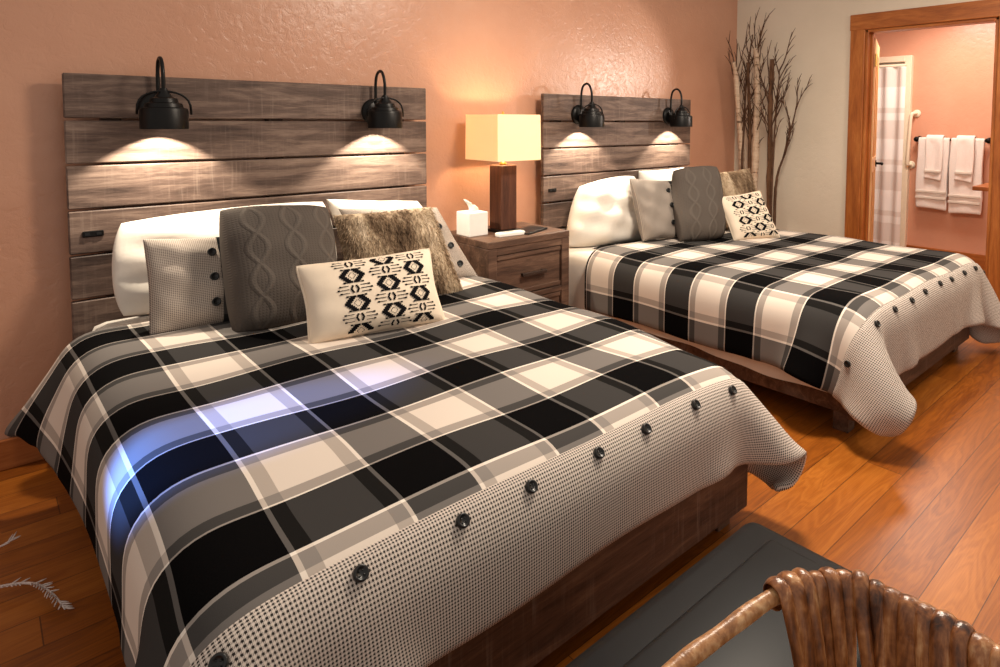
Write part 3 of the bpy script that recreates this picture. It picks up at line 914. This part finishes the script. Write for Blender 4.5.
for x, lb in ((1.287, 'black lantern sconce at right end of the nearer headboard'), (D2 + .314, 'black lantern sconce at left end of the far headboard'), (D2 + 1.302, 'black lantern sconce at right end of the far headboard')):
    c = copy_tree(sc1); c.location = (x, 0, 1.41); c['label'] = lb
def lamp(name, typ, loc, energy, color, **kw):
    l = bpy.data.lights.new(name, typ); l.energy = energy; l.color = color
    for k, v in kw.items(): setattr(l, k, v)
    o = bpy.data.objects.new(name, l); COL.objects.link(o); o.location = loc
    return o
def aim(o, tgt):
    o.rotation_euler = (Vector(tgt) - o.location).to_track_quat('-Z', 'Y').to_euler()
WARM = (1, .80, .58)
for x in (.312, 1.287, D2 + .314, D2 + 1.302):
    l = lamp('sconce_light', 'SPOT', (x, -.13, 1.396), 38, (1, .88, .70), spot_size=math.radians(150), spot_blend=.12, shadow_soft_size=.01)
    l.rotation_euler = (0, 0, 0)

# ------------------------------------------------------------------ nightstand and what stands on it
NX0, NX1, NY0, NY1, NZ = 1.745, 2.345, -.39, .07, .71
ns = thing('nightstand', ((NX0 + NX1) / 2, (NY0 + NY1) / 2, 0), 'brown wooden two-drawer nightstand between the two beds', 'nightstand')
box('tabletop', NX0, NX1, NY0, NY1, NZ - .04, NZ, M['night'], ns, .005)
bm = bmesh.new()
add_box(bm, NX0, NX0 + .06, NY0 + .002, NY1, 0, NZ - .04, .003, 1)
add_box(bm, NX1 - .06, NX1, NY0 + .002, NY1, 0, NZ - .04, .003, 1)
add_box(bm, NX0 + .06, NX1 - .06, NY1 - .02, NY1, .06, NZ - .04)
for z0, z1 in ((.63, .67), (.355, .385), (.07, .11)):
    add_box(bm, NX0 + .06, NX1 - .06, NY0 + .004, NY1 - .02, z0, z1, .002, 1)
from_bm('cabinet_body', bm, M['night'], ns)
for z0, z1 in ((.39, .625), (.115, .35)):
    bm = bmesh.new()
    add_box(bm, NX0 + .065, NX1 - .065, NY0 + .016, NY1 - .05, z0, z1, .003, 1)
    add_box(bm, NX0 + .065, NX1 - .065, NY0 + .008, NY0 + .016, z0, z0 + .025, .002, 1)
    add_box(bm, NX0 + .065, NX1 - .065, NY0 + .008, NY0 + .016, z1 - .025, z1, .002, 1)
    d = from_bm('drawer', bm, M['night'], ns)
    zc = (z0 + z1) / 2 - .01; xc = (NX0 + NX1) / 2 + .02
    bm = bmesh.new()
    add_box(bm, xc - .09, xc + .09, NY0 - .014, NY0 - .002, zc - .011, zc + .011, .004, 2)
    for sx in (-1, 1): add_box(bm, xc + sx * .075 - .008, xc + sx * .075 + .008, NY0 - .006, NY0 + .018, zc - .008, zc + .008, .002, 1)
    from_bm('handle', bm, M['darkwood'], d)

LX, LY = 2.035, -.14
tl = thing('table_lamp', (LX, LY, NZ), 'lit table lamp with square wood base and boxy cream shade on nightstand', 'lamp')
box('foot', LX - .075, LX + .075, LY - .075, LY + .075, NZ, NZ + .015, M['black'], tl, .004)
box('wood_base', LX - .058, LX + .058, LY - .058, LY + .058, NZ + .015, 1.105, M['lampwood'], tl, .005)
bm = bmesh.new()
add_lathe(bm, [(.0001, 1.105), (.022, 1.105), (.022, 1.118), (.012, 1.12), (.012, 1.165), (.018, 1.167), (.018, 1.2), (.0001, 1.2)], (LX, LY, 0), 20)
add_tube(bm, smooth_path([(LX - .02, LY, 1.17), (LX - .06, LY, 1.25), (LX - .05, LY, 1.36), (LX, LY, 1.395), (LX + .05, LY, 1.36), (LX + .06, LY, 1.25), (LX + .02, LY, 1.17)], 5), .003, 8)
add_lathe(bm, [(.0001, 1.395), (.006, 1.397), (.009, 1.41), (.006, 1.42), (.0001, 1.422)], (LX, LY, 0), 14)
from_bm('harp', bm, M['brass'], tl, True)
t = NT('cream_lampshade'); co = t.coord(); wv = t.noise(t.mapping(co, (200, 200, 200)), 1, 2)
dif = t.node('ShaderNodeBsdfDiffuse', ins={'Color': lin(250, 236, 205)}); tr = t.node('ShaderNodeBsdfTranslucent', ins={'Color': lin(255, 236, 196)})
mx = t.node('ShaderNodeMixShader', ins={0: .30}); t.l.new(dif.outputs[0], mx.inputs[1]); t.l.new(tr.outputs[0], mx.inputs[2])
em = t.node('ShaderNodeEmission', ins={'Color': lin(255, 228, 178), 'Strength': .16}); ad = t.node('ShaderNodeAddShader')
t.l.new(mx.outputs[0], ad.inputs[0]); t.l.new(em.outputs[0], ad.inputs[1]); t.l.new(ad.outputs[0], t.out.inputs['Surface'])
M['shade'] = t.m
HS = .159
bm = bmesh.new()
cs = [(-HS, -HS), (HS, -HS), (HS, HS), (-HS, HS)]
lo = [bm.verts.new((LX + x, LY + y, 1.137)) for x, y in cs]; hi = [bm.verts.new((LX + x * .985, LY + y * .985, 1.402)) for x, y in cs]
for k in range(4): bm.faces.new((lo[k], lo[(k + 1) % 4], hi[(k + 1) % 4], hi[k]))
sh_o = from_bm('lamp_shade', bm, M['shade'], tl)
md = sh_o.modifiers.new('s', 'SOLIDIFY'); md.thickness = .003
lathe('bulb', [(.0001, 1.2), (.014, 1.2), (.018, 1.215), (.03, 1.245), (.027, 1.27), (.012, 1.285), (.0001, 1.287)], (LX, LY, 0), M['bulb'], tl, 20)
lamp('lamp_bulb_light', 'POINT', (LX, LY, 1.25), 58, (1, .74, .44), shadow_soft_size=.035)

tbx = thing('tissue_box', (1.845, -.115, NZ), 'white cube tissue box on nightstand left of lamp', 'tissue box')
box('box', 1.762, 1.892, -.185, -.055, NZ, NZ + .135, M['white_paper'], tbx, .004)
V, F = [], []
for i in range(9):
    for j in range(7):
        u, v = i / 8 - .5, j / 6
        V.append((1.825 + u * .07 * (1 + .3 * v) + .012 * math.sin(v * 4), -.12 + .02 * math.sin(u * 9) * v + u * .03, NZ + .129 + v * (.055 - .05 * u) + .004 * math.sin(i * 2)))
for i in range(8):
    for j in range(6):
        a = i * 7 + j; F.append((a, a + 1, a + 8, a + 7))
o = from_py('tissue', V, F, M['white_paper'], tbx); md = o.modifiers.new('s', 'SOLIDIFY'); md.thickness = .002
o = box('folder', 2.03, 2.26, -.315, -.19, NZ, NZ + .012, M['black_card'], None, .003, rot=Matrix.Rotation(.35, 4, 'Z'))
tag(o, 'flat black folder on nightstand in front of lamp', 'folder')
rc = thing('remote_control', (2.0, -.30, NZ), 'white remote control on nightstand in front of lamp', 'remote control')
rr_ = Matrix.Rotation(-.1, 4, 'Z')
box('casing', 1.885, 2.06, -.315, -.262, NZ, NZ + .022, M['white_paper'], rc, .005, rot=rr_, piv=(1.97, -.29, NZ))
box('keypad', 1.925, 1.99, -.305, -.272, NZ + .0222, NZ + .0235, M['grey_cloth'], rc, .0004, 1, rot=rr_, piv=(1.97, -.29, NZ))

# ------------------------------------------------------------------ birch poles and twigs in the corner
def pole(name, pts, r0, r1, mat, label, group, knots=True, twigs=0, seed=0, tl=.3):
    r = random.Random(seed)
    path = smooth_path(pts, 7); m = len(path)
    for p in path: p += Vector((r.uniform(-1, 1), r.uniform(-1, 1), 0)) * r0 * .12
    rad = [(r0 + (r1 - r0) * i / (m - 1)) * (1 + .05 * math.sin(i * 1.9 + seed) + (.12 if knots and i % 6 == 3 else 0)) for i in range(m)]
    th = thing(name, tuple(path[0]), label, 'branch', group)
    tube('stem', path, rad, mat, th, 12)
    for k in range(twigs):
        i = int(m * r.uniform(.45, .97)); i = min(i, m - 1)
        p = path[i]
        a = r.uniform(0, 2 * PI); d = Vector((math.cos(a) * .30 - .10, math.sin(a) * .42 - .12, 1)).normalized()
        L = tl * r.uniform(.6, 1.25)
        q = [p]
        for s_ in range(1, 6):
            d = (d + Vector((r.uniform(-.16, .16), r.uniform(-.16, .16), .06))).normalized()
            q.append(q[-1] + d * L / 5)
        q = [Vector((min(v.x, XR - .02), min(v.y, YW - .02), v.z)) for v in q]
        bm = bmesh.new(); add_tube(bm, q, [.0065 * (1 - .15 * j) for j in range(6)], 6)
        for j in (2, 3, 4):
            e = (d + Vector((r.uniform(-.7, .7), r.uniform(-.7, .7), .2))).normalized() * L * .35
            b = q[j] + e; b = Vector((min(b.x, XR - .02), min(b.y, YW - .02), b.z))
            add_tube(bm, [q[j], q[j].lerp(b, .5) + Vector((0, 0, .01)), b], [.004, .003, .0015], 5)
        from_bm('twig', bm, M['twig'], th, True)
    return th
GB = 'birch poles in the corner'
pole('birch_pole', [(4.80, -.08, 0), (4.75, -.08, .9), (4.665, -.08, 1.47), (4.585, -.08, 1.88)], .027, .021, M['birch'], 'pale birch pole leaning left, nearest the headboard', GB, True, 9, 1, .35)
pole('birch_pole', [(4.71, -.22, 0), (4.715, -.22, .82), (4.733, -.22, 1.55), (4.70, -.22, 2.0)], .033, .022, M['birch'], 'thickest pale birch pole at the middle of the bundle', GB, True, 11, 2, .34)
pole('birch_pole', [(4.77, -.34, 0), (4.762, -.34, .69), (4.747, -.34, 1.38), (4.755, -.34, 1.90)], .026, .018, M['dark_birch'], 'brown birch pole at the right of the bundle by beige wall', GB, True, 10, 3, .36)
pole('birch_pole', [(4.76, -.15, 0), (4.75, -.15, .85), (4.735, -.15, 1.38), (4.68, -.15, 1.88)], .018, .012, M['dark_birch'], 'slim dark birch pole between the two pale ones', GB, True, 10, 4, .36)
GT = 'twigs in the corner'
pole('twig_branch', [(4.78, -.38, 0), (4.76, -.395, .7), (4.75, -.42, .92), (4.75, -.49, 1.13), (4.75, -.575, 1.50)], .015, .005, M['twig'], 'thin forked twig bending right against the beige wall', GT, False, 8, 5, .26)
pole('twig_branch', [(4.74, -.36, 0), (4.73, -.38, .9), (4.73, -.40, 1.4), (4.74, -.42, 1.8)], .013, .004, M['twig'], 'upright twig rising beside the brown birch pole', GT, False, 11, 6, .28)
pole('twig_branch', [(4.70, -.1, 0), (4.71, -.1, 1.0), (4.70, -.13, 1.7), (4.72, -.17, 2.12)], .014, .005, M['twig'], 'tallest twig branching above the birch poles', GT, False, 8, 7, .26)

# ------------------------------------------------------------------ frosted twigs on the floor
def frost(pts, label, seed, nb):
    r = random.Random(seed)
    path = smooth_path(pts, 8); m = len(path)
    bm = bmesh.new(); add_tube(bm, path, [.005 * (1 - .6 * i / m) for i in range(m)], 6)
    for i in range(int(m * .25), m):
        for sgn in (-1, 1):
            if r.random() < .35: continue
            d = (path[min(i + 1, m - 1)] - path[max(i - 1, 0)]).normalized()
            sd = Vector((-d.y, d.x, 0)) * sgn
            e = path[i] + (d * .7 + sd * .6 + Vector((0, 0, r.uniform(0, .3)))) * r.uniform(.018, .032)
            add_tube(bm, [path[i], path[i].lerp(e, .6), e], [.0028, .0024, .001], 5)
    o = from_bm('frosted_twig', bm, M['pale_twig'], None, True)
    return tag(o, label, 'twig', 'frosted twigs on the floor')
frost([(-.42, -.60, .012), (-.30, -.56, .02), (-.215, -.53, .03)], 'pale frosted twig tip on floor left of bed, farther one', 1, 8)
frost([(-.42, -.70, .012), (-.27, -.765, .025), (-.19, -.84, .04), (-.15, -.92, .035), (-.128, -.995, .02)], 'pale frosted curving twig on floor left of bed, nearest the camera', 2, 10)

# ------------------------------------------------------------------ leather ottoman and woven armchair
ot = thing('ottoman', (.62, -2.59, 0), 'low black leather ottoman at the foot of the nearer bed', 'ottoman')
bm = bmesh.new()
add_box(bm, .28, 1.04, -2.765, -2.395, .12, .45, .035, 4)
from_bm('padded_seat', bm, M['leather'], ot, True)
box('top_cushion', .345, .99, -2.70, -2.475, .425, .455, M['leather'], ot, .03, 4, smooth=True)
for x in (.32, .95):
    for y in (-2.74, -2.49): box('leg', x, x + .05, y, y + .05, 0, .125, M['black'], ot, .004)

t = NT('woven_banana_leaf'); co = t.coord()
n1 = t.noise(t.mapping(co, (30, 30, 5)), 2, 4, .6, .4); n2 = t.noise(co, 90, 3)
v = t.math('ADD', t.math('MULTIPLY', n1, .8), t.math('MULTIPLY', n2, .2))
t.base(t.ramp(v, [(.36, lin(64, 32, 14)), (.47, lin(128, 74, 36)), (.56, lin(168, 108, 62)), (.68, lin(214, 164, 116))]), .3, .6); t.bump(v, .4, .006); M['rattan'] = t.m
t = NT('wrapped_rattan_pole'); co = t.coord()
n1 = t.noise(t.mapping(co, (12, 12, 12)), 3, 4, .6, .6); n2 = t.noise(co, 120, 2)
v = t.math('ADD', t.math('MULTIPLY', n1, .7), t.math('MULTIPLY', n2, .3))
t.base(t.ramp(v, [(.34, lin(110, 66, 36)), (.5, lin(176, 122, 76)), (.66, lin(222, 178, 130))]), .36, .5); t.bump(v, .5, .005); M['rattanpole'] = t.m
ch = thing('woven_armchair', (.2, -3.07, 0), 'woven brown rattan armchair in the right foreground', 'armchair')
rim = smooth_path([(-.16, -2.80, .78), (0, -2.795, .815), (.181, -2.795, .848), (.286, -2.804, .852), (.376, -2.817, .855), (.428, -2.84, .855), (.463, -2.872, .853), (.474, -2.936, .85), (.470, -3.03, .848), (.468, -3.17, .848), (.45, -3.26, .85), (.40, -3.32, .85), (.3, -3.335, .848), (.1, -3.34, .83), (-.16, -3.34, .78)], 6)
rim = [p + Vector((0, 0, -.024)) for p in rim]
tube('rim', rim, [.0090 * (1 + .05 * math.sin(i * 1.3)) for i in range(len(rim))], M['rattanpole'], ch, 14)
cut = [i for i, p in enumerate(rim) if p.x > .375]
def seat_pt(p):
    c = Vector((.22, -3.07, 0)); q = Vector((p.x, p.y, 0)) - c
    return c + q * .93 + Vector((0, 0, .42))
# woven back: flat strips wrapped over the rim and pulled down to the seat ring
bm = bmesh.new()
arc = [rim[i] for i in range(cut[0], cut[-1] + 1)]
tot = 0; L_ = [0]
for i in range(1, len(arc)): tot += (arc[i] - arc[i - 1]).length; L_.append(tot)
def arc_at(d):
    d = max(0, min(tot, d))
    for i in range(1, len(arc)):
        if L_[i] >= d:
            f = (d - L_[i - 1]) / max(1e-9, L_[i] - L_[i - 1]); return arc[i - 1].lerp(arc[i], f)
    return arc[-1].copy()
rs = random.Random(5)
NST = 34
for k in range(NST):
    d0 = tot * (k + .3) / NST
    wd = tot / NST * rs.uniform(1.05, 1.45)
    cgt = arc_at(d0); tang = (arc_at(d0 + .01) - arc_at(d0 - .01)).normalized()
    outw = Vector((tang.y, -tang.x, 0))
    if (cgt - Vector((.22, -3.07, cgt.z))).dot(outw) < 0: outw = -outw
    lean = rs.uniform(-.03, .03); lay = rs.uniform(0, .008)
    rows = []
    def strip(c, hw, n): rows.append([c - tang * hw, c + n * (.004 + lay * .3), c + tang * hw])
    rr = .0115 + lay * .6
    for a_ in (-100, -60, -20, 20, 55, 90, 125, 150, 175):        # over the rim from outside to inside
        a2 = math.radians(a_)
        n = outw * math.cos(a2) + Vector((0, 0, 1)) * math.sin(a2)
        strip(cgt + n * rr, wd / 2, n)
    for j in range(1, 12):
        f = j / 11
        base = cgt.lerp(seat_pt(cgt), f) + Vector((0, 0, -.006))
        hw = wd / 2 * (1 - .22 * math.sin(min(1, f * 1.5) * PI))
        mid = base - outw * (rr * (1 - f * .6) + .012 * math.sin(f * PI) + lay) + tang * (lean * f + .04 * f * (1 - k / NST))
        strip(mid, hw, -outw)
    vr = [[bm.verts.new(v) for v in r_] for r_ in rows]
    for a_, b_ in zip(vr, vr[1:]):
        for e in range(2): bm.faces.new((a_[e], a_[e + 1], b_[e + 1], b_[e]))
wb = from_bm('woven_back', bm, M['rattan'], ch, True)
md = wb.modifiers.new('s', 'SOLIDIFY'); md.thickness = .003
md = wb.modifiers.new('b', 'SUBSURF'); md.levels = md.render_levels = 1
ring = [seat_pt(p) for p in rim]
tube('seat_ring', ring, .016, M['rattanpole'], ch, 12)
V = [tuple(p + Vector((0, 0, .01))) for p in ring]; bm = bmesh.new()
vs = [bm.verts.new(v) for v in V]; f = bm.faces.new(vs); r_ = bmesh.ops.extrude_face_region(bm, geom=[f])
for g_ in r_['geom']:
    if isinstance(g_, bmesh.types.BMVert): g_.co.z += .05
from_bm('seat_cushion', bm, M['leather'], ch)
for p in ((-.13, -2.83), (-.13, -3.31), (.40, -2.87), (.40, -3.27)):
    tube('leg', [(p[0], p[1], 0), (p[0], p[1], .42)], .018, M['rattanpole'], ch, 12)
for yy in (-2.80, -3.34): tube('arm_post', [(-.14, yy, .785), (-.13, yy + (.02 if yy > -3 else -.0), .43)], .014, M['rattanpole'], ch, 10)

# ------------------------------------------------------------------ light
w = bpy.data.worlds.new('room_ambient'); SC.world = w; w.use_nodes = True
bg = w.node_tree.nodes['Background']; bg.inputs[0].default_value = (1.0, .90, .80, 1); bg.inputs[1].default_value = .55
l = lamp('ceiling_light', 'AREA', (2.1, -1.9, 2.62), 80, (1, .86, .70), shape='DISK', size=.5)
l = lamp('fill_light_right', 'AREA', (3.9, -2.9, 2.62), 36, (1, .84, .66), shape='DISK', size=.6)  # added soft fill for the right side, no known ceiling fixture here
l = lamp('window_daylight', 'SPOT', (-2.3, -1.62, 1.55), 1700, (.10, .28, 1.0), spot_size=math.radians(9), spot_blend=.55, shadow_soft_size=.05)
aim(l, (.12, -1.45, .58))
l = lamp('vanity_light', 'SPOT', (5.30, -1.90, 1.85), 115, (1, .88, .76), spot_size=math.radians(30), spot_blend=.5, shadow_soft_size=.07)
aim(l, (3.1, .1, 1.72))
l = lamp('bathroom_light', 'AREA', (5.8, -1.3, 2.4), 32, (1, .88, .76), shape='DISK', size=.6)

# ------------------------------------------------------------------ camera (shift lens: verticals kept upright)
f, yaw, pitch, roll = 639.727, .751, .059, .005
fw = Vector((math.sin(yaw) * math.cos(pitch), math.cos(yaw) * math.cos(pitch), -math.sin(pitch)))
rt = fw.cross(Vector((0, 0, 1))).normalized(); up = rt.cross(fw)
r2 = rt * math.cos(roll) + up * math.sin(roll); u2 = -rt * math.sin(roll) + up * math.cos(roll)
cam = bpy.data.cameras.new('camera'); co_ = bpy.data.objects.new('camera', cam); COL.objects.link(co_)
co_.matrix_world = Matrix(((r2.x, u2.x, -fw.x, -.273), (r2.y, u2.y, -fw.y, -3.162), (r2.z, u2.z, -fw.z, 1.368), (0, 0, 0, 1)))
cam.sensor_fit = 'HORIZONTAL'; cam.sensor_width = 36; cam.lens = 36 * f / 1000
cam.shift_x = -66.342 / 1000; cam.shift_y = -175.013 / 1000
cam.clip_start = .02
SC.camera = co_
SC.view_settings.view_transform = 'Standard'
SC.view_settings.look = 'None'
SC.view_settings.exposure = 0
for o in bpy.data.objects:
    if 'dims' in o: del o['dims']
